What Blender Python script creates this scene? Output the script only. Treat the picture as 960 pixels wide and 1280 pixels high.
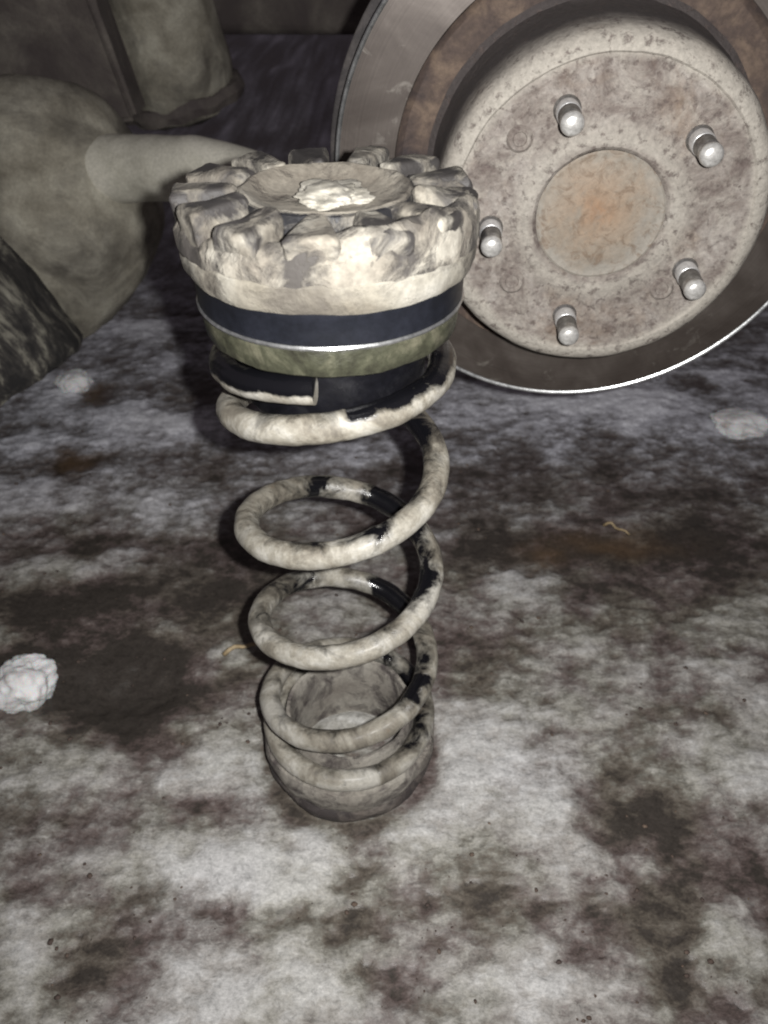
import bpy, bmesh, math, random
import numpy as np
from mathutils import Vector, Matrix, noise

for o in list(bpy.data.objects):
    bpy.data.objects.remove(o)
SC = bpy.context.scene
COL = SC.collection
R = math.radians
random.seed(7)

# ------------------------------------------------------------------ camera, light, exposure
CAM_H = 0.442
PITCH = R(38.3)
cam = bpy.data.cameras.new('camera')
cam.sensor_fit = 'VERTICAL'
cam.sensor_height = 24.0
cam.lens = 24.0 * 1000 / 1280
cam.clip_start = 0.01
cam.clip_end = 60
cam.dof.use_dof = True
cam.dof.focus_distance = 0.36
cam.dof.aperture_fstop = 9.0
co = bpy.data.objects.new('camera', cam)
COL.objects.link(co)
co.location = (0, 0, CAM_H)
co.rotation_euler = (R(90) - PITCH, 0, 0)
SC.camera = co

world = bpy.data.worlds.new('World')
SC.world = world
world.use_nodes = True
bg = world.node_tree.nodes['Background']
bg.inputs[0].default_value = (0.92, 0.78, 0.88, 1)     # faint winter night glow
bg.inputs[1].default_value = 0.05

# the phone's own LED, beside the lens
FWD = Vector((0, math.cos(PITCH), -math.sin(PITCH)))
UP = Vector((0, math.sin(PITCH), math.cos(PITCH)))
fl = bpy.data.lights.new('phone_flash', 'SPOT')
fl.energy = 10.5
fl.color = (1.0, 0.985, 0.965)
fl.spot_size = R(142)
fl.spot_blend = 1.0
fl.shadow_soft_size = 0.0035
flo = bpy.data.objects.new('phone_flash', fl)
COL.objects.link(flo)
flo.location = Vector((0.019, 0, CAM_H)) + UP * 0.006
flo.rotation_euler = (R(90) - PITCH + R(7), 0, 0)

SC.view_settings.view_transform = 'Standard'
SC.view_settings.look = 'None'
SC.view_settings.exposure = 0.55
SC.view_settings.gamma = 1.0
SC.view_settings.use_curve_mapping = False
SC.cycles.use_denoising = True
SC.cycles.filter_width = 2.0


# ------------------------------------------------------------------ helpers
def ray(x, y):
    """direction through a pixel of the 960 x 1280 photograph (used to survey positions)"""
    return FWD + Vector((1, 0, 0)) * ((x - 480) / 1000) - UP * ((y - 640) / 1000)


def at(x, y, Y):
    d = ray(x, y)
    t = Y / d.y
    return Vector((d.x * t, Y, CAM_H + d.z * t))


def ground_at(x, y):
    d = ray(x, y)
    t = -CAM_H / d.z
    return Vector((d.x * t, d.y * t, 0))


def tag(o, label=None, cat=None, group=None, kind=None):
    for k, v in (('label', label), ('category', cat), ('group', group), ('kind', kind)):
        if v:
            o[k] = v
    return o


def empty(name, loc=(0, 0, 0)):
    o = bpy.data.objects.new(name, None)
    o.empty_display_size = 0.02
    o.location = loc
    COL.objects.link(o)
    return o


def add_mesh(name, me, mat, parent=None, smooth=True):
    if mat and not me.materials:
        me.materials.append(mat)
    if smooth:
        me.polygons.foreach_set('use_smooth', [True] * len(me.polygons))
    o = bpy.data.objects.new(name, me)
    COL.objects.link(o)
    if parent:
        o.parent = parent
    return o


def mesh_from(name, verts, faces, mat, parent=None, smooth=True, autosmooth=None):
    me = bpy.data.meshes.new(name)
    me.from_pydata([tuple(v) for v in verts], [], faces)
    me.update()
    o = add_mesh(name, me, mat, parent, smooth)
    if autosmooth:
        sharp(me, autosmooth)
    return o


def sharp(me, deg):
    bm = bmesh.new()
    bm.from_mesh(me)
    for e in bm.edges:
        if len(e.link_faces) == 2 and e.calc_face_angle(0) > R(deg):
            e.smooth = False
    bm.to_mesh(me)
    bm.free()


def fit_normals(me):
    bm = bmesh.new()
    bm.from_mesh(me)
    bmesh.ops.recalc_face_normals(bm, faces=bm.faces)
    bm.to_mesh(me)
    bm.free()


def fb(p, scale, octv=4):
    return noise.fractal(Vector(p) * scale, 1.0, 2.0, octv, noise_basis='PERLIN_ORIGINAL')


def lathe(name, prof, n, mat, parent=None, jitter=0.0, jscale=60, closed=False, deg=35, seed=0.0):
    """revolve (r, z) about z; jitter moves the surface along the radius/height"""
    verts, faces = [], []
    m = len(prof)
    for i in range(n):
        a = 2 * math.pi * i / n
        for (r, z) in prof:
            v = Vector((r * math.cos(a), r * math.sin(a), z))
            if jitter and r > 1e-5:
                k = fb(v + Vector((seed, 0, 0)), jscale)
                k2 = fb(v + Vector((0, seed + 3.1, 0)), jscale)
                v = Vector(((r + jitter * k) * math.cos(a), (r + jitter * k) * math.sin(a), z + jitter * 0.7 * k2))
            verts.append(v)
    lim = m if closed else m - 1
    for i in range(n):
        j = (i + 1) % n
        for k in range(lim):
            l = (k + 1) % m
            faces.append((i * m + k, j * m + k, j * m + l, i * m + l))
    o = mesh_from(name, verts, faces, mat, parent)
    bm = bmesh.new()
    bm.from_mesh(o.data)
    bmesh.ops.remove_doubles(bm, verts=bm.verts, dist=1e-6)
    bmesh.ops.recalc_face_normals(bm, faces=bm.faces)
    bm.to_mesh(o.data)
    bm.free()
    sharp(o.data, deg)
    return o


def sweep(path, radii, n=16, cap=True, rough=0.0, rscale=40, seed=0.0):
    """tube along a list of points; returns verts, faces, and (path index, ring index) per vertex"""
    P = [Vector(p) for p in path]
    verts, faces, ids = [], [], []
    T = [(P[min(i + 1, len(P) - 1)] - P[max(i - 1, 0)]).normalized() for i in range(len(P))]
    ref = Vector((0, 0, 1)) if abs(T[0].z) < 0.9 else Vector((1, 0, 0))
    nrm = (ref - T[0] * ref.dot(T[0])).normalized()
    for i, p in enumerate(P):
        nrm = (nrm - T[i] * nrm.dot(T[i])).normalized()
        b = T[i].cross(nrm)
        r = radii[i] if hasattr(radii, '__len__') else radii
        for k in range(n):
            a = 2 * math.pi * k / n
            d = nrm * math.cos(a) + b * math.sin(a)
            q = p + d * r
            if rough:
                q = q + d * rough * fb(q + Vector((seed, seed, 0)), rscale)
            verts.append(q)
            ids.append((i, k))
    for i in range(len(P) - 1):
        for k in range(n):
            l = (k + 1) % n
            faces.append((i * n + k, i * n + l, (i + 1) * n + l, (i + 1) * n + k))
    if cap:
        faces.append(tuple(range(n - 1, -1, -1)))
        e = (len(P) - 1) * n
        faces.append(tuple(range(e, e + n)))
    return verts, faces, ids


def blob(name, loc, size, mat, parent=None, rough=0.25, rscale=1.6, sub=4, seed=0.0, flat_bottom=None):
    bm = bmesh.new()
    bmesh.ops.create_icosphere(bm, subdivisions=sub, radius=1)
    for v in bm.verts:
        d = v.co.normalized()
        k = 1 + rough * fb(d + Vector((seed, seed * 1.7, 0)), rscale, 5)
        q = d * k
        v.co = Vector((q.x * size[0], q.y * size[1], q.z * size[2]))
        if flat_bottom is not None and v.co.z < flat_bottom:
            v.co.z = flat_bottom
    me = bpy.data.meshes.new(name)
    bm.to_mesh(me)
    bm.free()
    o = add_mesh(name, me, mat, parent)
    o.location = loc
    return o


def smooth_box(name, verts8, mat, parent=None, bevel=0.004, segs=3, jitter=0.0, jscale=30, cuts=0, deg=40):
    """six-sided solid from 8 corners (bottom 4 ccw, top 4 ccw), bevelled"""
    bm = bmesh.new()
    vs = [bm.verts.new(v) for v in verts8]
    for f in ((3, 2, 1, 0), (4, 5, 6, 7), (0, 1, 5, 4), (1, 2, 6, 5), (2, 3, 7, 6), (3, 0, 4, 7)):
        bm.faces.new([vs[i] for i in f])
    bmesh.ops.recalc_face_normals(bm, faces=bm.faces)
    bmesh.ops.bevel(bm, geom=bm.edges[:], offset=bevel, segments=segs, affect='EDGES', profile=0.6)
    if cuts:
        bmesh.ops.subdivide_edges(bm, edges=bm.edges[:], cuts=cuts, use_grid_fill=True)
    if jitter:
        for v in bm.verts:
            v.co += Vector((fb(v.co, jscale), fb(v.co + Vector((7, 0, 0)), jscale), fb(v.co + Vector((0, 9, 0)), jscale))) * jitter
    me = bpy.data.meshes.new(name)
    bm.to_mesh(me)
    bm.free()
    o = add_mesh(name, me, mat, parent)
    sharp(me, deg)
    return o


# ------------------------------------------------------------------ materials
class Mat:
    def __init__(self, name):
        self.m = bpy.data.materials.new(name)
        self.m.use_nodes = True
        self.t = self.m.node_tree
        self.b = self.t.nodes['Principled BSDF']
        self.tc = self.t.nodes.new('ShaderNodeTexCoord')

    def n(self, typ, **kw):
        nd = self.t.nodes.new(typ)
        for k, v in kw.items():
            setattr(nd, k, v)
        return nd

    def link(self, a, b):
        self.t.links.new(a, b)

    def noise(self, scale, detail=5, rough=0.6, dist=0.0, stretch=None, off=(0, 0, 0)):
        nd = self.n('ShaderNodeTexNoise')
        nd.inputs['Scale'].default_value = scale
        nd.inputs['Detail'].default_value = detail
        nd.inputs['Roughness'].default_value = rough
        nd.inputs['Distortion'].default_value = dist
        mp = self.n('ShaderNodeMapping')
        mp.inputs['Location'].default_value = off
        if stretch:
            mp.inputs['Scale'].default_value = stretch
        self.link(self.tc.outputs['Object'], mp.inputs[0])
        self.link(mp.outputs[0], nd.inputs['Vector'])
        return nd.outputs['Fac']

    def ramp(self, src, stops, mode='LINEAR'):
        r = self.n('ShaderNodeValToRGB')
        r.color_ramp.interpolation = mode
        el = r.color_ramp.elements
        while len(el) < len(stops):
            el.new(0.5)
        for e, (p, c) in zip(el, stops):
            e.position = p
            e.color = (c, c, c, 1) if not hasattr(c, '__len__') else (*c, 1)
        self.link(src, r.inputs[0])
        return r.outputs[0]

    def mix(self, fac, a, b, typ='MIX'):
        nd = self.n('ShaderNodeMix', data_type='RGBA', blend_type=typ)
        for s, v in ((0, fac), (6, a), (7, b)):
            if hasattr(v, 'is_linked'):
                self.link(v, nd.inputs[s])
            elif s == 0:
                nd.inputs[0].default_value = v
            else:
                nd.inputs[s].default_value = (*v, 1)
        return nd.outputs[2]

    def math(self, op, a, b=0.0, clamp=False):
        nd = self.n('ShaderNodeMath', operation=op)
        nd.use_clamp = clamp
        for i, v in enumerate((a, b)):
            if hasattr(v, 'is_linked'):
                self.link(v, nd.inputs[i])
            else:
                nd.inputs[i].default_value = v
        return nd.outputs[0]

    def attr(self, name):
        nd = self.n('ShaderNodeAttribute', attribute_name=name)
        return nd

    def up(self, lo=0.1, hi=0.9):
        g = self.n('ShaderNodeNewGeometry')
        s = self.n('ShaderNodeSeparateXYZ')
        self.link(g.outputs['Normal'], s.inputs[0])
        return self.ramp(s.outputs[2], [(lo, 0.0), (hi, 1.0)])

    def bump(self, h, strength=0.4, dist=0.001, prev=None):
        nd = self.n('ShaderNodeBump')
        nd.inputs['Strength'].default_value = strength
        nd.inputs['Distance'].default_value = dist
        self.link(h, nd.inputs['Height'])
        if prev:
            self.link(prev, nd.inputs['Normal'])
        self.link(nd.outputs[0], self.b.inputs['Normal'])
        return nd.outputs[0]

    def set(self, **kw):
        for k, v in kw.items():
            k = k.replace('_', ' ')
            if hasattr(v, 'is_linked'):
                self.link(v, self.b.inputs[k])
            elif hasattr(v, '__len__') and len(v) == 3:
                self.b.inputs[k].default_value = (*v, 1)
            else:
                self.b.inputs[k].default_value = v
        return self.m


MUD_A = (0.235, 0.213, 0.175)
MUD_B = (0.130, 0.112, 0.090)
MUD_C = (0.315, 0.295, 0.252)


def dusty(name, base, lo=0.42, hi=0.55, scale=45, base_rough=0.4, dust=(MUD_B, MUD_A, MUD_C), metallic=0.0,
          stretch=None, bump=0.5, off=(0, 0, 0), dscale=28, speck=None):
    """something dark half covered with dried mud"""
    M = Mat(name)
    mask = M.ramp(M.noise(scale, 7, 0.62, 0.6, stretch, off), [(lo, 0.0), (hi, 1.0)])
    d = M.ramp(M.noise(dscale, 6, 0.6, 0.3, None, (3, 1, 2)), [(0.32, dust[0]), (0.5, dust[1]), (0.68, dust[2])])
    fine = M.ramp(M.noise(420, 3, 0.7), [(0.3, 0.72), (0.65, 1.0)])
    d = M.mix(1.0, d, fine, 'MULTIPLY')
    if speck:
        sp = M.ramp(M.noise(150, 4, 0.6, 0.2, None, (5, 5, 1)), [(0.60, 0.0), (0.68, 1.0)])
        d = M.mix(sp, d, speck)
    c = M.mix(mask, base, d)
    rg = M.ramp(mask, [(0.0, base_rough), (1.0, 0.92)])
    h = M.math('ADD', M.math('MULTIPLY', mask, 1.0), M.math('MULTIPLY', M.noise(160, 5, 0.65), 0.8))
    M.bump(h, bump, 0.0012)
    M.set(Base_Color=c, Roughness=rg)
    if metallic:
        M.set(Metallic=M.ramp(mask, [(0.0, metallic), (0.6, 0.0)]))
    return M.m


def ground_mat():
    """trodden ice: the level of snow over mud comes with the mesh, its ragged edge from fine noise"""
    M = Mat('trampled_snow_and_mud')
    lv = M.attr('level').outputs['Fac']
    hue = M.attr('hue').outputs['Fac']
    cool = M.attr('cool').outputs['Fac']
    stain = M.attr('stain').outputs['Fac']
    n1 = M.noise(95, 6, 0.70, 0.7, (0.62, 1, 1))
    n2 = M.noise(300, 5, 0.72, 0.5, (0.65, 1, 1), (4, 8, 0))
    v = M.math('ADD', lv, M.math('MULTIPLY', M.math('SUBTRACT', n1, 0.5), 0.70))
    v = M.math('ADD', v, M.math('MULTIPLY', M.math('SUBTRACT', n2, 0.5), 0.75))
    v = M.math('ADD', v, 0.5)
    near = M.ramp(v, [(0.0, (0.042, 0.036, 0.031)), (0.16, (0.085, 0.065, 0.060)), (0.30, (0.122, 0.100, 0.093)), (0.44, (0.168, 0.150, 0.140)), (0.58, (0.250, 0.236, 0.220)),
                      (0.74, (0.315, 0.303, 0.288)), (0.95, (0.41, 0.405, 0.395))])
    near2 = M.ramp(v, [(0.0, (0.042, 0.036, 0.031)), (0.16, (0.082, 0.070, 0.057)), (0.30, (0.116, 0.102, 0.085)), (0.44, (0.158, 0.150, 0.128)), (0.58, (0.250, 0.242, 0.215)),
                       (0.74, (0.312, 0.303, 0.278)), (0.95, (0.40, 0.395, 0.375))])
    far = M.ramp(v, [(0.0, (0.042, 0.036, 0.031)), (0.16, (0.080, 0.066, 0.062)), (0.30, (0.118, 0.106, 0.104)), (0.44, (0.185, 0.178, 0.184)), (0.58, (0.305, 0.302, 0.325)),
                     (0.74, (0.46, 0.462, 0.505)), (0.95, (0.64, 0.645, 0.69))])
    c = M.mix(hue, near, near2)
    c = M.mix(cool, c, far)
    c = M.mix(stain, c, (0.115, 0.070, 0.036))
    n3 = M.noise(210, 6, 0.75, 0.6, (0.7, 1, 1), (1, 3, 5))
    n4 = M.noise(620, 4, 0.7, 0.2, (0.75, 1, 1), (6, 2, 3))
    c = M.mix(1.0, c, M.ramp(n3, [(0.32, 0.62), (0.46, 0.95), (0.54, 1.05), (0.70, 1.30)]), 'MULTIPLY')
    c = M.mix(1.0, c, M.ramp(n4, [(0.30, 0.74), (0.52, 1.02), (0.70, 1.22)]), 'MULTIPLY')
    rg = M.ramp(v, [(0.2, 0.34), (0.6, 0.75)])
    h = M.math('ADD', M.math('ADD', n1, M.math('MULTIPLY', n2, 0.5)), M.math('ADD', M.math('MULTIPLY', n3, 0.5), M.math('MULTIPLY', n4, 0.25)))
    M.bump(h, 0.22, 0.002)
    M.set(Base_Color=c, Roughness=rg, Specular_IOR_Level=0.35)
    return M.m


def snow_mat():
    M = Mat('dirty_snow')
    c = M.ramp(M.noise(60, 6, 0.65, 0.4), [(0.30, (0.30, 0.28, 0.26)), (0.44, (0.62, 0.62, 0.62)), (0.7, (0.80, 0.80, 0.81))])
    M.bump(M.noise(220, 5, 0.65), 0.35, 0.002)
    return M.set(Base_Color=c, Roughness=0.8, Subsurface_Weight=0.4, Subsurface_Scale=0.006)


def spring_mat():
    M = Mat('black_spring_paint_under_dried_mud')
    at_ = M.attr('mud').outputs['Fac']
    nz = M.noise(62, 7, 0.64, 0.5, None, (1, 2, 3))
    m = M.math('ADD', at_, M.math('MULTIPLY', M.math('SUBTRACT', nz, 0.5), 2.1))
    mask = M.ramp(m, [(0.22, 0.0), (0.50, 0.6), (0.72, 1.0)])
    d = M.ramp(M.noise(38, 7, 0.68, 0.6), [(0.30, (0.075, 0.066, 0.054)), (0.42, (0.165, 0.148, 0.118)), (0.50, (0.245, 0.228, 0.190)), (0.62, (0.365, 0.350, 0.312))])
    rust = M.ramp(M.noise(26, 5, 0.6, 0.3, None, (8, 3, 1)), [(0.66, 0.0), (0.76, 0.7)])
    d = M.mix(rust, d, (0.20, 0.115, 0.050))
    fine = M.ramp(M.noise(480, 3, 0.7), [(0.3, 0.74), (0.65, 1.0)])
    d = M.mix(1.0, d, fine, 'MULTIPLY')
    c = M.mix(mask, (0.0035, 0.0035, 0.0045), d)
    h = M.math('ADD', M.math('MULTIPLY', mask, 1.0), M.math('MULTIPLY', M.noise(220, 5, 0.65), 0.7))
    M.bump(h, 0.45, 0.0010)
    return M.set(Base_Color=c, Roughness=M.ramp(mask, [(0.0, 0.14), (0.6, 0.42), (1.0, 0.72)]), Coat_Weight=0.12, Coat_Roughness=0.3)


def disc_face_mat():
    M = Mat('worn_cast_iron_face')
    # object coordinates: z is the wheel axis, so radius gives the turning marks
    s = M.n('ShaderNodeVectorMath', operation='LENGTH')
    mp = M.n('ShaderNodeMapping')
    mp.inputs['Scale'].default_value = (1, 1, 0)
    M.link(M.tc.outputs['Object'], mp.inputs[0])
    M.link(mp.outputs[0], s.inputs[0])
    w = M.n('ShaderNodeTexNoise', noise_dimensions='1D')
    w.inputs['Scale'].default_value = 900
    w.inputs['Detail'].default_value = 3
    M.link(s.outputs['Value'], w.inputs['W'])
    rings = M.ramp(w.outputs['Fac'], [(0.3, 0.90), (0.7, 1.06)])
    c = M.ramp(M.noise(24, 5, 0.6, 0.5), [(0.3, (0.046, 0.036, 0.031)), (0.5, (0.075, 0.062, 0.054)), (0.7, (0.120, 0.103, 0.092))])
    c = M.mix(1.0, c, rings, 'MULTIPLY')
    pale = M.ramp(M.noise(55, 6, 0.65, 0.8, None, (4, 0, 0)), [(0.62, 0.0), (0.72, 0.5)])
    c = M.mix(pale, c, (0.26, 0.24, 0.215))
    M.bump(w.outputs['Fac'], 0.05, 0.0006)
    return M.set(Base_Color=c, Roughness=0.48, Metallic=0.45)


def rust_mat(name, cols, scale=40, rough=0.85, metallic=0.0, bump=0.5):
    M = Mat(name)
    c = M.ramp(M.noise(scale, 7, 0.65, 0.5), [(0.3, cols[0]), (0.5, cols[1]), (0.7, cols[2])])
    fine = M.ramp(M.noise(330, 4, 0.7), [(0.3, 0.7), (0.65, 1.05)])
    c = M.mix(1.0, c, fine, 'MULTIPLY')
    M.bump(M.noise(240, 5, 0.65), bump, 0.0009)
    return M.set(Base_Color=c, Roughness=rough, Metallic=metallic)


def hat_mat():
    M = Mat('rusty_hub_face_with_dried_mud')
    s = M.n('ShaderNodeVectorMath', operation='LENGTH')
    mp = M.n('ShaderNodeMapping')
    mp.inputs['Scale'].default_value = (1, 1, 0)
    M.link(M.tc.outputs['Object'], mp.inputs[0])
    M.link(mp.outputs[0], s.inputs[0])
    rad = M.math('ADD', s.outputs['Value'], M.math('MULTIPLY', M.math('SUBTRACT', M.noise(45, 5, 0.65), 0.5), 0.010))
    rad = M.math('MULTIPLY', rad, 10.0)
    base = M.ramp(M.noise(46, 8, 0.72, 0.7), [(0.34, (0.085, 0.062, 0.057)), (0.46, (0.172, 0.146, 0.128)), (0.56, (0.235, 0.208, 0.186)), (0.68, (0.315, 0.290, 0.262))])
    rust = M.ramp(M.noise(22, 5, 0.6, 0.4, None, (2, 5, 0)), [(0.56, 0.0), (0.72, 0.55)])
    base = M.mix(rust, base, (0.150, 0.092, 0.050))
    # dried mud cakes the corner of the hat and the collar round the hub
    rim = M.ramp(rad, [(0.0, 0.0), (0.33, 0.0), (0.38, 0.8), (0.43, 0.6), (0.50, 0.0), (0.73, 0.0), (0.78, 1.0), (0.86, 0.8), (0.92, 0.10)])
    spl = M.ramp(M.noise(70, 6, 0.7, 0.6, None, (7, 7, 0)), [(0.50, 0.0), (0.66, 0.55)])
    mudm = M.math('MAXIMUM', rim, spl)
    c = M.mix(mudm, base, (0.34, 0.315, 0.275))
    sz = M.n('ShaderNodeSeparateXYZ')
    M.link(M.tc.outputs['Object'], sz.inputs[0])
    wz = M.math('ADD', sz.outputs[2], M.math('MULTIPLY', M.math('SUBTRACT', M.noise(40, 5, 0.7, 0.3, None, (3, 3, 3)), 0.5), 0.035))
    wall = M.ramp(M.math('MULTIPLY', wz, -20.0), [(0.22, 0.0), (0.62, 0.92)])       # black brake dust down the side of the hat
    c = M.mix(wall, c, (0.045, 0.037, 0.037))
    pit = M.ramp(M.noise(190, 5, 0.7, 0.2, None, (1, 6, 2)), [(0.54, 0.0), (0.66, 0.8)])
    c = M.mix(pit, c, (0.085, 0.064, 0.057))
    fine = M.ramp(M.noise(420, 4, 0.7), [(0.3, 0.7), (0.65, 1.05)])
    c = M.mix(1.0, c, fine, 'MULTIPLY')
    h = M.math('SUBTRACT', M.noise(190, 5, 0.65), M.math('MULTIPLY', pit, 0.5))
    M.bump(h, 0.55, 0.0012)
    return M.set(Base_Color=c, Roughness=0.82, Metallic=0.0)


def cap_mat():
    M = Mat('hub_cap_with_rust_bloom')
    s = M.n('ShaderNodeVectorMath', operation='LENGTH')
    mp = M.n('ShaderNodeMapping')
    mp.inputs['Scale'].default_value = (1, 1, 0)
    mp.inputs['Location'].default_value = (0.003, -0.004, 0)
    M.link(M.tc.outputs['Object'], mp.inputs[0])
    M.link(mp.outputs[0], s.inputs[0])
    rad = M.math('ADD', s.outputs['Value'], M.math('MULTIPLY', M.math('SUBTRACT', M.noise(70, 6, 0.7, 0.5), 0.5), 0.030))
    c = M.ramp(M.math('MULTIPLY', rad, 20.0), [(0.02, (0.225, 0.140, 0.085)), (0.20, (0.235, 0.172, 0.120)), (0.45, (0.235, 0.192, 0.148)), (0.66, (0.24, 0.220, 0.190))])
    bl = M.ramp(M.noise(48, 6, 0.7, 0.6, None, (4, 1, 1)), [(0.5, 0.0), (0.68, 0.6)])
    c = M.mix(bl, c, (0.185, 0.175, 0.150))
    fl2 = M.ramp(M.noise(120, 7, 0.75, 0.8, None, (2, 7, 1)), [(0.50, 0.0), (0.62, 0.7)])
    c = M.mix(fl2, c, (0.130, 0.088, 0.058))
    fine = M.ramp(M.noise(330, 4, 0.7), [(0.3, 0.8), (0.65, 1.05)])
    c = M.mix(1.0, c, fine, 'MULTIPLY')
    M.bump(M.noise(200, 5, 0.65), 0.35, 0.0009)
    return M.set(Base_Color=c, Roughness=0.75)


def bark_mat():
    M = Mat('grey_bark')
    n1 = M.noise(48, 8, 0.72, 0.3, (1, 1, 0.4))
    c = M.ramp(n1, [(0.42, (0.014, 0.013, 0.013)), (0.52, (0.045, 0.041, 0.037)), (0.60, (0.20, 0.19, 0.155)), (0.70, (0.40, 0.385, 0.33))])
    M.bump(n1, 0.9, 0.006)
    return M.set(Base_Color=c, Roughness=0.9)


MT = dict(
    ground=ground_mat(), snow=snow_mat(), spring=spring_mat(), face=disc_face_mat(), hat=hat_mat(), bark=bark_mat(),
    rubber_mud=dusty('rubber_caked_with_dried_mud', (0.030, 0.027, 0.026), 0.42, 0.58, 60, 0.65, bump=0.7, dscale=75,
                     dust=((0.095, 0.082, 0.067), (0.215, 0.195, 0.160), (0.33, 0.310, 0.265))),
    packed=dusty('mud_packed_in_rubber', (0.045, 0.040, 0.036), 0.42, 0.55, 50, 0.75, bump=0.8, dscale=60,
                 dust=((0.125, 0.108, 0.088), (0.225, 0.205, 0.170), (0.33, 0.310, 0.265))),
    dish=dusty('dish_with_beige_mud', (0.045, 0.036, 0.030), 0.34, 0.50, 46, 0.8, bump=0.7),
    rubber_core=dusty('rubber_with_thin_mud', (0.012, 0.012, 0.014), 0.50, 0.68, 60, 0.5, bump=0.7),
    flange_mud=dusty('flange_under_pale_mud', (0.085, 0.075, 0.062), 0.34, 0.54, 44, 0.75,
                     dust=((0.145, 0.128, 0.10), (0.235, 0.217, 0.178), (0.34, 0.325, 0.285)), bump=0.6),
    clay=rust_mat('pale_dry_clay', ((0.28, 0.26, 0.21), (0.37, 0.35, 0.30), (0.43, 0.41, 0.36)), 60, 0.95),
    band=rust_mat('dark_blue_black_rubber', ((0.005, 0.0055, 0.008), (0.008, 0.009, 0.013), (0.013, 0.014, 0.020)), 30, 0.40, bump=0.1),
    lip=rust_mat('bright_steel_lip', ((0.35, 0.36, 0.36), (0.55, 0.56, 0.56), (0.7, 0.71, 0.71)), 200, 0.28, 0.9, 0.15),
    olive=rust_mat('greasy_olive_plastic', ((0.018, 0.017, 0.012), (0.048, 0.049, 0.032), (0.120, 0.114, 0.080)), 75, 0.42, bump=0.6),
    seat=rust_mat('black_rubber_seat', ((0.003, 0.003, 0.004), (0.005, 0.005, 0.007), (0.012, 0.012, 0.014)), 80, 0.35, bump=0.3),
    pad=dusty('lower_pad_rubber_with_mud', (0.060, 0.050, 0.047), 0.36, 0.52, 58, 0.8,
              dust=((0.165, 0.145, 0.125), (0.245, 0.226, 0.195), (0.32, 0.302, 0.265)), bump=0.7),
    foot=dusty('dark_foot_rubber', (0.030, 0.024, 0.023), 0.50, 0.68, 52, 0.7,
               dust=((0.090, 0.072, 0.062), (0.150, 0.128, 0.110), (0.22, 0.20, 0.175)), bump=0.8),
    steel=rust_mat('zinc_plated_steel', ((0.22, 0.21, 0.20), (0.42, 0.41, 0.40), (0.60, 0.60, 0.59)), 220, 0.32, 0.9, 0.3),
    plate=rust_mat('shank_painted_highlight', ((0.50, 0.50, 0.50), (0.66, 0.66, 0.66), (0.78, 0.78, 0.78)), 220, 0.34, 0.55, 0.2),  # light sleeve: the specular highlight at the stud base, painted in
    tip=rust_mat('pale_stud_tip', ((0.34, 0.33, 0.31), (0.52, 0.51, 0.49), (0.68, 0.67, 0.65)), 260, 0.36, 0.45, 0.25),  # tip paler than the threaded steel
    cap=cap_mat(),
    rust_band=rust_mat('brown_rust', ((0.034, 0.025, 0.025), (0.080, 0.056, 0.045), (0.165, 0.118, 0.085)), 50, 0.85, 0.0, 0.5),
    dark_iron=rust_mat('dark_iron', ((0.025, 0.022, 0.022), (0.045, 0.040, 0.040), (0.08, 0.07, 0.066)), 60, 0.7, 0.2, 0.4),
    tube=dusty('axle_paint_under_mud_film', (0.20, 0.185, 0.15), 0.18, 0.40, 16, 0.6,
               dust=((0.42, 0.402, 0.332), (0.55, 0.53, 0.448), (0.64, 0.615, 0.53)), bump=0.3),
    housing=dusty('housing_under_mud_film', (0.075, 0.067, 0.055), 0.32, 0.54, 16, 0.7,
                  dust=((0.185, 0.168, 0.130), (0.30, 0.280, 0.225), (0.42, 0.40, 0.33)), bump=0.6),
    under=dusty('underbody_with_grime', (0.060, 0.048, 0.046), 0.38, 0.62, 15, 0.8,
                dust=((0.090, 0.076, 0.068), (0.140, 0.122, 0.106), (0.215, 0.195, 0.165)), bump=0.7, dscale=20),
    crumb=rust_mat('dirty_ice_crumb', ((0.14, 0.13, 0.12), (0.21, 0.20, 0.19), (0.30, 0.29, 0.28)), 60, 0.85, 0, 0.2),
    straw=rust_mat('dry_straw', ((0.26, 0.19, 0.10), (0.34, 0.26, 0.15), (0.42, 0.34, 0.22)), 90, 0.7, 0, 0.2),
)


AX, AY = -0.0214, 0.309           # where the spring stands


# ------------------------------------------------------------------ ground: one sheet, dense where it is near
def fade(t):
    return t * t * t * (t * (t * 6 - 15) + 10)


RNG = np.random.RandomState(11)
PERM = np.concatenate([RNG.permutation(512)] * 3)
GRAD = RNG.rand(512) * 2 * np.pi


def perlin(x, y):
    xi, yi = np.floor(x).astype(int), np.floor(y).astype(int)
    xf, yf = x - xi, y - yi
    u, v = fade(xf), fade(yf)

    def g(ix, iy, dx, dy):
        h = GRAD[PERM[PERM[ix & 511] + (iy & 511)]]
        return np.cos(h) * dx + np.sin(h) * dy
    a = g(xi, yi, xf, yf)
    b = g(xi + 1, yi, xf - 1, yf)
    c = g(xi, yi + 1, xf, yf - 1)
    d = g(xi + 1, yi + 1, xf - 1, yf - 1)
    return (a + (b - a) * u) + ((c + (d - c) * u) - (a + (b - a) * u)) * v


def fbm(x, y, sc, octv=4, gain=0.5, ox=0.0):
    s, amp = 0, 1.0
    for k in range(octv):
        s = s + amp * perlin(x * sc + ox + 17.3 * k, y * sc - ox + 5.1 * k)
        sc *= 2.03
        amp *= gain
    return s


def smoothstep(a, b, x):
    t = np.clip((x - a) / (b - a), 0, 1)
    return t * t * (3 - 2 * t)


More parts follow.
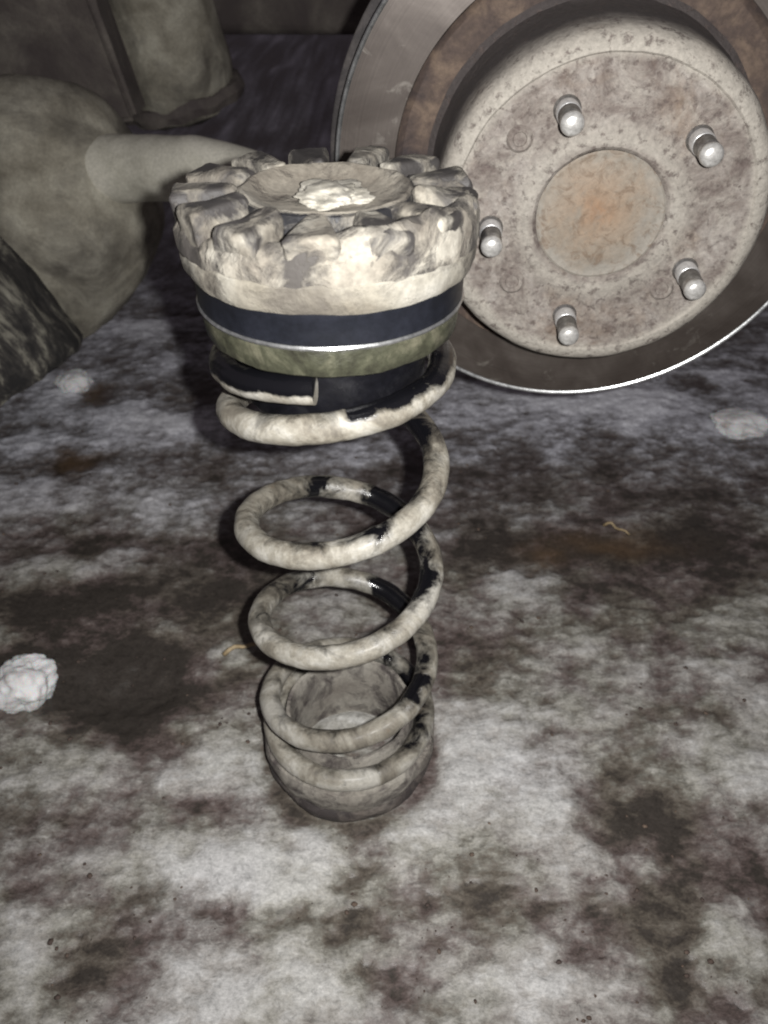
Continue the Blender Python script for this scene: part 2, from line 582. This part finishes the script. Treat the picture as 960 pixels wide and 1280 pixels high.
# patches of trodden snow (+) and of bare wet mud (-): photo x, y, half-width, half-height, amount
PATCH = [
    (330, 1095, 95, 42, .85), (235, 1080, 90, 28, .5), (385, 1085, 40, 55, .5), (290, 1255, 130, 40, 1.0), (400, 1205, 60, 36, .6),
    (15, 1180, 40, 70, .6), (620, 955, 75, 55, .75), (700, 1040, 42, 45, .6), (640, 740, 42, 22, .9), (920, 965, 70, 45, .6),
    (640, 885, 30, 16, .5), (800, 500, 75, 30, .8), (690, 500, 95, 22, .6), (800, 532, 25, 9, .6), (60, 553, 75, 13, .7),
    (150, 520, 80, 13, .6), (70, 620, 90, 20, .6), (70, 700, 60, 15, .5), (170, 410, 60, 10, .8), (90, 480, 28, 18, .8),
    (240, 530, 50, 20, .6), (210, 620, 60, 25, .35), (910, 1165, 30, 22, .7), (720, 1235, 55, 18, .6), (600, 1225, 90, 40, .35),
    (545, 1045, 45, 36, .5), (565, 930, 40, 50, .4), (270, 965, 60, 35, .5), (90, 970, 90, 30, .35), (440, 895, 40, 25, .8),
    (430, 570, 60, 22, .35), (430, 765, 55, 30, .45), (940, 870, 50, 25, .5), (870, 830, 60, 16, .25), (700, 850, 90, 22, .25),
    (280, 820, 26, 14, .5), (900, 470, 40, 14, .5), (660, 1190, 50, 22, .3),
    (150, 858, 78, 44, -2.2), (190, 830, 40, 20, -.6), (30, 825, 50, 20, -.8), (120, 1210, 65, 60, -.9), (40, 1110, 40, 40, -.4),
    (300, 1140, 70, 22, -.7), (440, 1145, 80, 26, -.8), (560, 1125, 80, 36, -.5), (480, 1220, 36, 26, -.9), (770, 1020, 55, 50, -.8),
    (840, 1000, 70, 50, -.6), (790, 1130, 100, 34, -.5), (900, 1090, 60, 36, -.4), (760, 690, 160, 40, -.7), (650, 600, 120, 30, -.4),
    (900, 680, 70, 45, -.6), (300, 700, 90, 32, -.6), (180, 740, 150, 32, -.6), (50, 770, 60, 24, -.8), (90, 578, 36, 15, -1.0),
    (120, 490, 18, 10, -.9), (260, 500, 90, 20, -.5), (850, 1230, 60, 45, -.5), (590, 830, 50, 20, -.5), (250, 1000, 55, 14, -.6),
    (860, 480, 40, 12, -.5), (120, 680, 60, 12, -.5), (600, 680, 40, 20, -.4), (200, 940, 60, 12, -.3),
]


def axis_coords(lo, hi, step, far_lo, far_hi, grow=1.13):
    c = list(np.arange(lo, hi + step / 2, step))
    s = step
    x = c[-1]
    while x < far_hi:
        s = min(s * grow, 0.5)
        x += s
        c.append(x)
    s = step
    x = c[0]
    left = []
    while x > far_lo:
        s = min(s * grow, 0.5)
        x -= s
        left.append(x)
    return np.array(left[::-1] + c)


def build_ground():
    xs = axis_coords(-0.42, 0.42, 0.0019, -6, 6)
    ys = axis_coords(0.10, 0.98, 0.0021, -3, 9)
    X, Y = np.meshgrid(xs, ys)
    wx = X + 0.016 * fbm(X, Y, 26, 3, .55, 3.3)
    wy = Y + 0.016 * fbm(X, Y, 26, 3, .55, 9.1)
    s = 0.36 * fbm(X, Y, 9, 3, .55, 1.0) + 0.42 * fbm(X * .75, Y, 28, 4, .64, 5.0) + 0.34 * fbm(X * .7, Y, 90, 3, .6, 8.0)
    b = np.zeros_like(X)
    for (px, py, hw, hh, am) in PATCH:
        c = ground_at(px, py)
        ax_ = ground_at(px + hw, py).x - c.x
        up_, dn = ground_at(px, py - hh), ground_at(px, py + hh)
        ay = abs(up_.y - dn.y) / 2
        b += am * np.exp(-(((wx - c.x) / ax_) ** 2 + ((wy - c.y) / ay) ** 2) * 0.9)
    dpad = np.hypot(X - AX, Y - AY)
    v = s * 0.74 + 0.60 * np.clip(b, -2.0, 1.2) - 0.05 * smoothstep(.6, .3, Y) - 0.10 * smoothstep(.36, .46, Y) * smoothstep(.75, .60, Y)
    v = v - 0.45 * np.exp(-((dpad - .052) / .0055) ** 2)          # contact shade round the pad, painted in by lowering the snow level
    snow = smoothstep(-0.06, 0.26, v)
    snow2 = smoothstep(0.26, 0.58, v)
    mud = smoothstep(-0.06, -0.30, v)
    hue = smoothstep(-.3, .3, fbm(X, Y, 15, 4, .6, 21.0))
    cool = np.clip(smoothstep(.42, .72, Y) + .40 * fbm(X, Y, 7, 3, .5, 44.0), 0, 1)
    stain = np.zeros_like(X)
    for (px, py, hw, hh) in ((90, 575, 28, 13), (122, 490, 16, 9), (770, 680, 80, 16), (680, 690, 30, 12)):
        c = ground_at(px, py)
        ax_ = ground_at(px + hw, py).x - c.x
        ay = abs(ground_at(px, py - hh).y - c.y)
        stain = np.maximum(stain, 0.55 * np.exp(-(((wx - c.x) / ax_) ** 2 + ((wy - c.y) / ay) ** 2)))
    Z = 0.0018 * snow + 0.0016 * snow2 - 0.0020 * mud + 0.0016 * fbm(X, Y, 22, 3, .5, 2.0) + 0.00035 * fbm(X, Y, 190, 2, .6, 7.0)
    # the hollow a clod of snow came out of
    c = ground_at(150, 860)
    Z -= 0.010 * np.exp(-(((wx - c.x) / .040) ** 2 + ((wy - c.y) / .026) ** 2))
    far = np.clip((np.hypot(X, Y - .5) - 1.0) / 3, 0, 1)
    Z += 0.10 * far * fbm(X, Y, 1.3, 3)
    # the pad presses the trodden surface flat under it
    dd = np.hypot(X + 0.0214, Y - 0.309)
    w = smoothstep(0.066, 0.050, dd) * smoothstep(0.026, 0.034, dd)
    Z = Z * (1 - w) + (-0.0005) * w
    n_y, n_x = X.shape
    me = bpy.data.meshes.new('ground')
    nv = n_x * n_y
    me.vertices.add(nv)
    me.vertices.foreach_set('co', np.stack([X, Y, Z], -1).astype(np.float32).ravel())
    idx = np.arange(nv).reshape(n_y, n_x)
    q = np.stack([idx[:-1, :-1], idx[:-1, 1:], idx[1:, 1:], idx[1:, :-1]], -1).reshape(-1, 4)
    nf = len(q)
    me.loops.add(nf * 4)
    me.loops.foreach_set('vertex_index', q.astype(np.int32).ravel())
    me.polygons.add(nf)
    me.polygons.foreach_set('loop_start', np.arange(0, nf * 4, 4, dtype=np.int32))
    me.update(calc_edges=True)
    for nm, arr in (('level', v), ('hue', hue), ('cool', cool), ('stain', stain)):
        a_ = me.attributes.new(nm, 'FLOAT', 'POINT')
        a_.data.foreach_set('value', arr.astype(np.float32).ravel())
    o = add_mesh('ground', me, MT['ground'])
    tag(o, 'dirty trodden snow, ice and mud underfoot', kind='structure')
    return o


build_ground()

# ------------------------------------------------------------------ coil spring with its mount and pad
RM, RW = 0.0462, 0.0061

ZK = [(0.0, .2930), (.25, .2835), (.5, .2815), (.75, .2810), (.9, .2795), (1.0, .2760), (1.25, .2600), (2.0, .2110),
      (3.0, .1445), (4.0, .0770), (4.3, .0585), (4.6, .0460), (4.85, .0410), (5.0, .0397), (5.45, .0397)]


def zt(t):
    ks = ZK
    for i in range(len(ks) - 1):
        if t <= ks[i + 1][0]:
            break
    (t0, z0), (t1, z1) = ks[i], ks[i + 1]
    def sl(j):
        if j == 0 or j == len(ks) - 1:
            return 0.0
        a = (ks[j][1] - ks[j - 1][1]) / (ks[j][0] - ks[j - 1][0])
        c = (ks[j + 1][1] - ks[j][1]) / (ks[j + 1][0] - ks[j][0])
        return 0.0 if a * c <= 0 else 2 * a * c / (a + c)
    h = t1 - t0
    u = (t - t0) / h
    m0, m1 = sl(i) * h, sl(i + 1) * h
    return z0 * (2 * u**3 - 3 * u**2 + 1) + m0 * (u**3 - 2 * u**2 + u) + z1 * (-2 * u**3 + 3 * u**2) + m1 * (u**3 - u**2)


def turn_pos(t, r=RM):
    a = 2 * math.pi * t           # front, left, back, right as it comes down
    return Vector((-r * math.sin(a), -r * math.cos(a), 0))


# bare black stretches of the wire: turn from, to, how bare
BARE = [(1.17, 1.20, .40), (1.55, 1.72, .35), (1.90, 1.985, .55), (2.40, 2.50, .45), (2.53, 2.68, .95), (2.72, 2.90, .35),
        (3.28, 3.42, .50), (3.54, 3.66, .95), (3.74, 3.90, .60), (4.55, 4.9, .3), (2.06, 2.10, .2), (4.66, 4.74, .5)]


def build_spring():
    root = empty('coil_spring', (AX, AY, 0))
    tag(root, 'black coil spring coated in dried beige mud, standing upright on icy ground', 'spring')
    ts = np.linspace(0.015, 5.42, 760)
    path = []
    for t in ts:
        p = turn_pos(t)
        p.z = zt(t)
        path.append(p)
    v, f, ids = sweep(path, RW, 22, True, 0.0005, 95)
    o = mesh_from('coil_wire', v, f, MT['spring'], root)
    fit_normals(o.data)
    sharp(o.data, 60)
    mud = []
    for (i, k), q in zip(ids, v):
        t = ts[i]
        c = path[i]
        out = Vector((c.x, c.y, 0)).normalized()
        d = (q - c).normalized()
        inner = min(1.0, max(0.25, .55 + .55 * d.z - .5 * d.dot(out)))
        m = 0.82 - (0.16 if .56 < t % 1 < .86 and t > 1.2 else 0)
        for (a, b, am) in BARE:
            w = min(1, max(0, (t - a) / .06 + .3)) * min(1, max(0, (b - t) / .06 + .3))
            m -= am * w * inner * (1.0 if t < 2.8 else .55)
        c = path[i]
        out = Vector((c.x, c.y, 0)).normalized()
        d = (q - c).normalized()
        if t < 0.62:                              # seat coil: shiny above, caked below
            m = 0.95 - 1.05 * max(0, min(1, (d.z + 0.25) * 2.2))
        elif t < .97:
            m = 0.95 - 0.9 * max(0, min(1, (d.z - 0.30) * 1.8))
        else:
            m += 0.16 * d.dot(out) - 0.16 * max(0, d.z) - 0.45 * max(0, -d.z - .45)  # last term paints the coil undersides dark by cutting the mud mask
        mud.append(m)
    at_ = o.data.attributes.new('mud', 'FLOAT', 'POINT')
    at_.data.foreach_set('value', np.array(mud, dtype=np.float32))
    return root


build_spring()


def build_pad():
    root = empty('spring_pad', (AX, AY, 0))
    tag(root, 'muddy rubber pad ring under the foot of the coil spring', 'rubber pad')
    lathe('flange', [(.0340, .0100), (.0480, .0120), (.0502, .0146), (.0508, .0180),
                     (.0524, .0230), (.0530, .0290), (.0518, .0325), (.046, .0336), (.0405, .0340)], 96, MT['pad'], root, 0.0016, 50)
    lathe('foot_rim', [(.0330, -.0012), (.0450, -.0018), (.0482, .0005), (.0506, .0045), (.0518, .0090), (.0520, .0125), (.0508, .0146), (.0470, .0150)],
          96, MT['foot'], root, 0.0018, 45, seed=8)
    lathe('collar', [(.0405, .030), (.0395, .034), (.0392, .046), (.0380, .0485), (.0360, .0480), (.0345, .044), (.0336, .026),
                     (.0330, -.0015)], 96, MT['pad'], root, 0.0012, 60, seed=4)
    return root


build_pad()


def build_mount():
    root = empty('strut_mount', (AX, AY, .28))
    root.rotation_euler = (0, 0, R(4))
    tag(root, 'round castellated rubber strut mount caked in mud, resting on top of the spring', 'strut mount')
    z0 = .28
    def pf(l):
        return [(r, z - z0) for r, z in l]
    lathe('dish', pf([(.0, .3470), (.012, .3472), (.020, .3478), (.0250, .3496), (.0285, .3520), (.0310, .3530), (.0326, .3524)]),
          120, MT['dish'], root, 0.0010, 70)
    lathe('rubber_core', pf([(.0322, .3526), (.0334, .3518), (.0338, .3440), (.0345, .3400), (.0365, .3385), (.0520, .3365), (.0535, .330), (.0535, .3275), (.030, .3270)]), 120, MT['rubber_core'], root, 0.0009, 70)
    lathe('flange', pf([(.0500, .3265), (.0553, .3262), (.0565, .3285), (.0571, .3325), (.0572, .3362), (.0560, .3378), (.0515, .3380)]),
          120, MT['flange_mud'], root, 0.0008, 60)
    blob('clay_patch', (0.0025, 0.003, .3488 - z0), (.0130, .0150, .0028), MT['clay'], root, 0.45, 1.3, 5, 3.0)
    # dried mud packed between the castellations, thickest at the near right
    verts, faces, m, nn = [], [], 9, 160
    for i in range(nn):
        a = 2 * math.pi * i / nn
        w = max(0.0, math.cos(a - R(-55)))
        hgt = .3462 + .0082 * w ** 1.2 + .0030 * fb((math.cos(a) * 3, math.sin(a) * 3, 0), 1.0, 4)
        for k, (r, u) in enumerate(((.0430, -.1), (.0448, .0), (.0462, .35), (.0478, .75), (.0500, .95), (.0525, 1), (.0552, .88), (.0572, .52), (.0577, 0))):
            z = .3372 + (hgt - .3372) * u
            p = Vector((r * math.cos(a), r * math.sin(a), z - z0))
            p.z += .0014 * fb(p, 120, 4)
            p.xy *= 1 + .030 * fb(p + Vector((2, 0, 0)), 85, 3) * u
            verts.append(p)
    for i in range(nn):
        j = (i + 1) % nn
        for k in range(m - 1):
            faces.append((i * m + k, j * m + k, j * m + k + 1, i * m + k + 1))
    o = mesh_from('packed_mud', verts, faces, MT['packed'], root)
    fit_normals(o.data)
    # the castellations
    n = 13
    for i in range(n):
        a0 = 2 * math.pi * (i + 0.52) / n
        hw = 2 * math.pi / n * random.uniform(.355, .395)
        top = .3556 + random.uniform(-.0009, .0007)
        ro = .0578 + random.uniform(-.0006, .0008)
        def pol(r, a, z):
            return Vector((r * math.cos(a), r * math.sin(a), z - z0))
        ri = .0325
        c8 = [pol(ri, a0 - hw * .74, .336), pol(ro - .0012, a0 - hw, .3366), pol(ro - .0012, a0 + hw, .3366), pol(ri, a0 + hw * .74, .336),
              pol(ri, a0 - hw * .68, top - .0012), pol(ro, a0 - hw * .86, top - .0022), pol(ro, a0 + hw * .86, top - .0022), pol(ri, a0 + hw * .68, top - .0012)]
        smooth_box('lug', c8, MT['rubber_mud'], root, 0.0036, 5, 0.0015, 90, 1, 120)
    lathe('black_band', pf([(.0500, .3272), (.0535, .3270), (.0538, .3250), (.0532, .3235), (.0530, .3180), (.0528, .3135), (.0500, .3132)]), 128, MT['band'], root)
    lathe('steel_lip', pf([(.0500, .3133), (.0530, .3134), (.0535, .3126), (.0530, .3117), (.0500, .3118)]), 128, MT['lip'], root, 0.00015, 200)
    lathe('olive_ring', pf([(.0490, .3120), (.0518, .3118), (.0521, .3095), (.0518, .3060), (.0514, .3012), (.0508, .3004), (.0380, .3004)]), 128, MT['olive'], root, 0.0007, 90)
    lathe('rubber_seat', pf([(.030, .2995), (.0462, .3002), (.0462, .2990), (.0390, .2975), (.0388, .2720), (.0370, .2690), (.0300, .2685)]), 96, MT['seat'], root, 0.0004, 60)
    return root


build_mount()

# ------------------------------------------------------------------ brake disc on its hub
HUB = Vector((.1134, .4251, CAM_H - .1388))
ph, tl = R(-4.4), R(-2.3)
AXD = Vector((math.sin(ph) * math.cos(tl), -math.cos(ph) * math.cos(tl), math.sin(tl)))
E1 = Vector((0, 0, 1)).cross(AXD).normalized()
E2 = AXD.cross(E1)
DM = Matrix((E1, E2, AXD)).transposed().to_4x4()
DM.translation = HUB


def build_disc():
    root = empty('brake_disc')
    root.matrix_world = DM
    tag(root, 'rusty mud-stained brake disc with five bright wheel studs', 'brake disc')
    lathe('hat', [(.0330, -.0016), (.0338, -.0004), (.0352, .0008), (.0415, .0009), (.0435, -.0002), (.0560, -.0004), (.0740, -.0008), (.0764, -.0008), (.0774, .0003),
                  (.0800, .0000), (.0832, -.0016), (.0856, -.0045), (.0868, -.0090), (.0873, -.018), (.0878, -.030), (.0884, -.046), (.0890, -.056),
                  (.0905, -.0635), (.0940, -.0665)], 160, MT['hat'], root, 0.0006, 55)
    lathe('rust_band', [(.0935, -.0668), (.0985, -.0662), (.1040, -.0672), (.1085, -.0670), (.1110, -.0650), (.1123, -.0630)], 160, MT['rust_band'], root, 0.0004, 60)
    lathe('braking_ring', [(.1123, -.0636), (.1128, -.0629), (.1446, -.0629), (.1468, -.0632), (.1472, -.0640), (.1472, -.0708), (.1466, -.0714), (.1200, -.0714)],
          192, MT['face'], root)
    lathe('inner_plate', [(.1000, -.0790), (.1515, -.0790), (.1525, -.0797), (.1525, -.0868), (.1515, -.0876), (.0600, -.0876)], 192, MT['dark_iron'], root)
    lathe('worn_edge', [(.1450, -.06295), (.1452, -.0627), (.1462, -.0622), (.1469, -.0620), (.1475, -.0624), (.1478, -.0636), (.1474, -.0650)], 192, MT['lip'], root)
    # ribs between the two plates
    verts, faces = [], []
    for i in range(44):
        a = 2 * math.pi * i / 44
        c, s = math.cos(a), math.sin(a)
        b = len(verts)
        for r in (.105, .1462):
            for w in (-.0022, .0022):
                for z in (-.0791, -.0713):
                    verts.append((r * c - w * s, r * s + w * c, z))
        for q in ((0, 1, 3, 2), (4, 6, 7, 5), (0, 4, 5, 1), (2, 3, 7, 6)):
            faces.append(tuple(b + k for k in q))
    tag(mesh_from('cooling_vanes', verts, faces, MT['dark_iron'], root, False), kind='stuff')
    lathe('hub_cap', [(.0, .0010), (.012, .0009), (.0255, .0002), (.0285, -.0008), (.0305, -.0007), (.0322, -.0004), (.0332, -.0010)], 96, MT['cap'], root, 0.0003, 60)
    s0 = R(115.4)
    for k in range(5):
        th = s0 - k * 2 * math.pi / 5
        p = Vector((.05715 * math.cos(th), .05715 * math.sin(th), 0))
        prof = [(.0078, -.0010), (.0076, .0006), (.0064, .0010), (.0060, .0030)]
        z = .0042
        while z < .0195:                       # thread
            prof += [(.0062, z), (.0056, z + .0007)]
            z += .0015
        prof += [(.0054, z), (.0050, z + .0010)]
        st = lathe('stud', prof, 28, MT['steel'], root, deg=80)
        st.location = p
        st.scale = (.88, .88, 1)
        sh = lathe('shank', [(.0060, .0012), (.0067, .0020), (.0068, .0085), (.0062, .0096), (.0052, .0100)], 28, MT['plate'], st)
        tp = lathe('stud_tip', [(.0049, z + .0004), (.0060, z + .0014), (.0064, z + .0030), (.0062, z + .0045), (.0054, z + .0058), (.0040, z + .0066), (.0, z + .0070)], 28, MT['tip'], st)
    for (px, py, rr) in ((650, 174, .0058), (827, 361, .0058), (640, 352, .0062)):
        d = ray(px, py)
        o = HUB - Vector((0, 0, CAM_H))
        q = d * (o.dot(AXD) / d.dot(AXD)) - o
        h = lathe('threaded_hole', [(.0, -.0002), (rr * .55, .0), (rr * .62, .0008), (rr * .9, .0010), (rr * 1.15, -.0004)], 28, MT['hat'], root, 0.0002, 300)
        h.location = (q.dot(E1), q.dot(E2), 0)
    return root


build_disc()


# ------------------------------------------------------------------ axle and underbody on the left, in the dark
def build_axle():
    Y0 = .80
    c = at(62, 262, Y0)
    root = empty('rear_axle', c)
    tag(root, 'mud-filmed rear axle with bulky rounded housing and thick tube reaching behind the mount', 'axle')
    # housing: a rounded, slightly tapering casting
    bm = bmesh.new()
    bmesh.ops.create_icosphere(bm, subdivisions=5, radius=1)
    for v in bm.verts:
        d = v.co.normalized()
        q = Vector((d.x * .112, d.y * .085, d.z * .118))
        if d.z < 0:
            q.x *= 1 - .42 * d.z * d.z
            q.z *= 1.12
            q.x += -.006 * d.z * d.z
        q += d * .006 * fb(d, 1.7, 4)
        v.co = q
    me = bpy.data.meshes.new('housing')
    bm.to_mesh(me)
    bm.free()
    add_mesh('housing', me, MT['housing'], root)
    p0 = at(30, 216, Y0 + .01) - c
    p1 = at(180, 211, Y0 - .045) - c
    p2 = at(250, 212, Y0 - .08) - c
    p3 = at(320, 226, Y0 - .11) - c
    hb = HUB - AXD * .090 - Vector((0, 0, .05)) - c
    pts = [p0, p0.lerp(p1, .5), p1, p1.lerp(p2, .5), p2, p3, p3.lerp(hb, .4) - Vector((0, 0, .02)), p3.lerp(hb, .8), hb]
    rad = [.046, .0330, .0275, .0272, .0262, .0225, .018, .018, .018]
    # resample smoothly
    P, Q = [], []
    for i in range(len(pts) - 1):
        for u in np.linspace(0, 1, 10, endpoint=False):
            a, b, c2, d2 = pts[max(i - 1, 0)], pts[i], pts[i + 1], pts[min(i + 2, len(pts) - 1)]
            P.append(0.5 * ((2 * b) + (c2 - a) * u + (2 * a - 5 * b + 4 * c2 - d2) * u * u + (3 * b - a - 3 * c2 + d2) * u**3))
            Q.append(rad[i] + (rad[i + 1] - rad[i]) * u)
    P.append(pts[-1])
    Q.append(rad[-1])
    v, f, _ = sweep(P, Q, 40, True, 0.0012, 22)
    o = mesh_from('axle_tube', v, f, MT['tube'], root)
    fit_normals(o.data)
    sharp(o.data, 60)
    fl_ = lathe('hub_flange', [(.0, -.100), (.050, -.100), (.058, -.096), (.058, -.088), (.0, -.088)], 64, MT['dark_iron'], root)
    fl_.matrix_parent_inverse = Matrix.Translation(-c)
    fl_.matrix_basis = DM
    return root


build_axle()


def build_underbody():
    # plate, upper left
    Yp = .86
    P = [at(-120, 190, Yp + .02), at(172, 152, Yp), at(116, 0, Yp - .02), at(95, -110, Yp - .03), at(-140, -110, Yp)]
    n = Vector((0, .05, 0))
    verts = [p for p in P] + [p + n for p in P]
    k = len(P)
    faces = [tuple(range(k)), tuple(range(2 * k - 1, k - 1, -1))] + [(i, k + i, k + (i + 1) % k, (i + 1) % k) for i in range(k)]
    bm = bmesh.new()
    vs = [bm.verts.new(v) for v in verts]
    for f in faces:
        bm.faces.new([vs[i] for i in f])
    bmesh.ops.recalc_face_normals(bm, faces=bm.faces)
    bmesh.ops.bevel(bm, geom=bm.edges[:], offset=.006, segments=3, affect='EDGES')
    me = bpy.data.meshes.new('underbody_plate')
    bm.to_mesh(me)
    bm.free()
    o = add_mesh('underbody_plate', me, MT['under'])
    sharp(me, 40)
    tag(o, 'dull grime-covered underbody plate with slanted edge above the axle housing', 'car panel')
    # hanging cup right of it
    c = at(206, 60, 1.0)
    root = empty('bump_stop', c)
    tag(root, 'muddy rounded bump stop cup hanging from the dark underbody', 'bump stop')
    h = at(206, 152, 1.0).z - c.z
    cup = lathe('cup', [(.0, h), (.030, h + .001), (.056, h + .010), (.067, h + .026), (.070, h + .05), (.066, h + .12), (.060, .06), (.055, .12)],
                64, MT['housing'], root, 0.007, 24)
    lathe('cup_lip', [(.058, h + .014), (.070, h + .016), (.074, h + .024), (.070, h + .033), (.060, h + .034)], 64, MT['under'], root, 0.005, 30)
    root.rotation_euler = (R(6), R(-10), 0)
    # cross member behind
    Yc = 1.12
    a, b = at(90, 46, Yc), at(520, 46, Yc)
    zb, zt_ = b.z, b.z + .2
    o = smooth_box('cross_member', [(a.x, Yc, zb), (b.x, Yc, zb), (b.x, Yc + .22, zb + .03), (a.x, Yc + .22, zb + .03),
                                    (a.x, Yc - .02, zt_), (b.x, Yc - .02, zt_), (b.x, Yc + .22, zt_), (a.x, Yc + .22, zt_)], MT['under'], None, .02, 5, .006, 9, 2)
    tag(o, 'dim grimy cross member under the car beside the brake disc rim', 'car frame')


build_underbody()


def build_log():
    base = at(22, 512, .68)
    base.z = .055
    root = empty('wood_log', (base.x, base.y, 0))
    tag(root, 'rough grey bark log leaning at the left edge below the axle housing', 'log')
    d = Vector((-.46, .14, .80)).normalized()
    rot = d.to_track_quat('Z', 'Y').to_matrix().to_4x4()
    L = .46
    verts, faces = [], []
    n, m = 72, 70
    for i in range(m):
        z = L * i / (m - 1)
        for k in range(n):
            a = 2 * math.pi * k / n
            r = .086 * (1 - .16 * z / L)
            if i == 0:
                r *= .93
            q = Vector((math.cos(a), math.sin(a), z * 4))
            r += .0090 * fb((q.x * 1.6, q.y * 1.6, q.z * 1.6), 1.0, 4) + .0045 * fb((q.x * 7, q.y * 7, q.z * 2), 1.0, 3)
            zz = z + (.006 * fb((q.x * 2, q.y * 2, 5), 1.0) if i < 3 else 0)
            verts.append((r * math.cos(a), r * math.sin(a), zz))
    for i in range(m - 1):
        for k in range(n):
            l = (k + 1) % n
            faces.append((i * n + k, i * n + l, (i + 1) * n + l, (i + 1) * n + k))
    bark = mesh_from('bark', verts, faces, MT['bark'], root)
    cut = mesh_from('cut_end', [v for v in verts[:n]] + [(0, 0, -.002)], [(k, n, (k + 1) % n) for k in range(n)], MT['bark'], root)
    for o in (bark, cut):
        fit_normals(o.data)
        o.matrix_local = Matrix.Translation((0, 0, .055)) @ rot
    # let the lowest rim point touch the ground
    low = min((bark.matrix_local @ v.co).z for v in bark.data.vertices)
    for o in (bark, cut):
        o.location.z -= low + .004
    return root


build_log()

# ------------------------------------------------------------------ clods of snow, straws
SN = [
    (38, 862, .0195, .019, .0175, 'round white clod of snow beside the dark muddy hollow', 1.0),
    (925, 531, .030, .022, .011, 'flat pale snow lump on the ground right of the brake disc', 2.2),
    (95, 480, .020, .016, .012, 'snow clump lying against the foot of the log', 9.0),
]
for (px, py, sx, sy, sz, lab, sd) in SN:
    p = ground_at(px, py + 4)
    o = blob('snow_clod', (p.x, p.y, sz * .55), (sx, sy, sz), MT['snow'], None, 0.30, 1.25, 5 if sx > .015 else 4, sd)
    tag(o, lab, 'snow', 'loose snow clods')


def straw(px0, py0, px1, py1, r, lab):
    a, b = ground_at(px0, py0), ground_at(px1, py1)
    mid = a.lerp(b, .5)
    L = (b - a).length
    pts = []
    for i in range(9):
        u = i / 8
        p = (a - mid).lerp(b - mid, u)
        p.z = .010 + .004 * math.sin(u * 3) + .002 * math.sin(u * 9)
        p.x += .0012 * math.sin(u * 7)
        p.y += .0015 * math.sin(u * 5)
        pts.append(p)
    v, f, _ = sweep(pts, [r * (1 - .35 * i / 8) for i in range(9)], 8, True)
    o = mesh_from('straw', v, f, MT['straw'])
    fit_normals(o.data)
    o.location = (mid.x, mid.y, 0)
    tag(o, lab, 'straw', 'dry straws on the ground')


straw(282, 830, 330, 818, .0017, 'tan dry straw touching the left side of the lower coil')
straw(462, 824, 512, 856, .0017, 'tan dry straw seen through the lowest open coils')
straw(752, 668, 782, 680, .0012, 'short pale straw on dark mud right of the spring')


# ------------------------------------------------------------------ loose ice crumbs and grit, too many to count
def crumbs(name, count, lo, hi, mat, label, seed):
    rs = np.random.RandomState(seed)
    bm = bmesh.new()
    bmesh.ops.create_icosphere(bm, subdivisions=1, radius=1)
    base = np.array([v.co[:] for v in bm.verts])
    fcs = np.array([[v.index for v in f.verts] for f in bm.faces])
    bm.free()
    V, F = [], []
    for i in range(count):
        while True:
            y = .13 + .75 * rs.rand() ** 1.3
            x = (rs.rand() * 2 - 1) * (.10 + .50 * y)
            if abs(math.hypot(x - AX, y - AY) - .045) > .016:
                break
        r = lo + (hi - lo) * rs.rand() ** 3
        q = base * (1 + .35 * (rs.rand(len(base), 1) - .5)) * np.array([1.3, 1.0, .40]) * r
        a = rs.rand() * 6.28
        q = q @ np.array([[math.cos(a), -math.sin(a), 0], [math.sin(a), math.cos(a), 0], [0, 0, 1]])
        F.append(fcs + len(base) * i)
        V.append(q + np.array([x, y, r * .15 + .0008]))
    o = mesh_from(name, np.concatenate(V).tolist(), np.concatenate(F).tolist(), mat)
    tag(o, label, 'crumbs', kind='stuff')


crumbs('dark_grit', 700, .0004, .0017, MT['rust_band'], 'dark brown grit strewn over the trodden ground', 4)
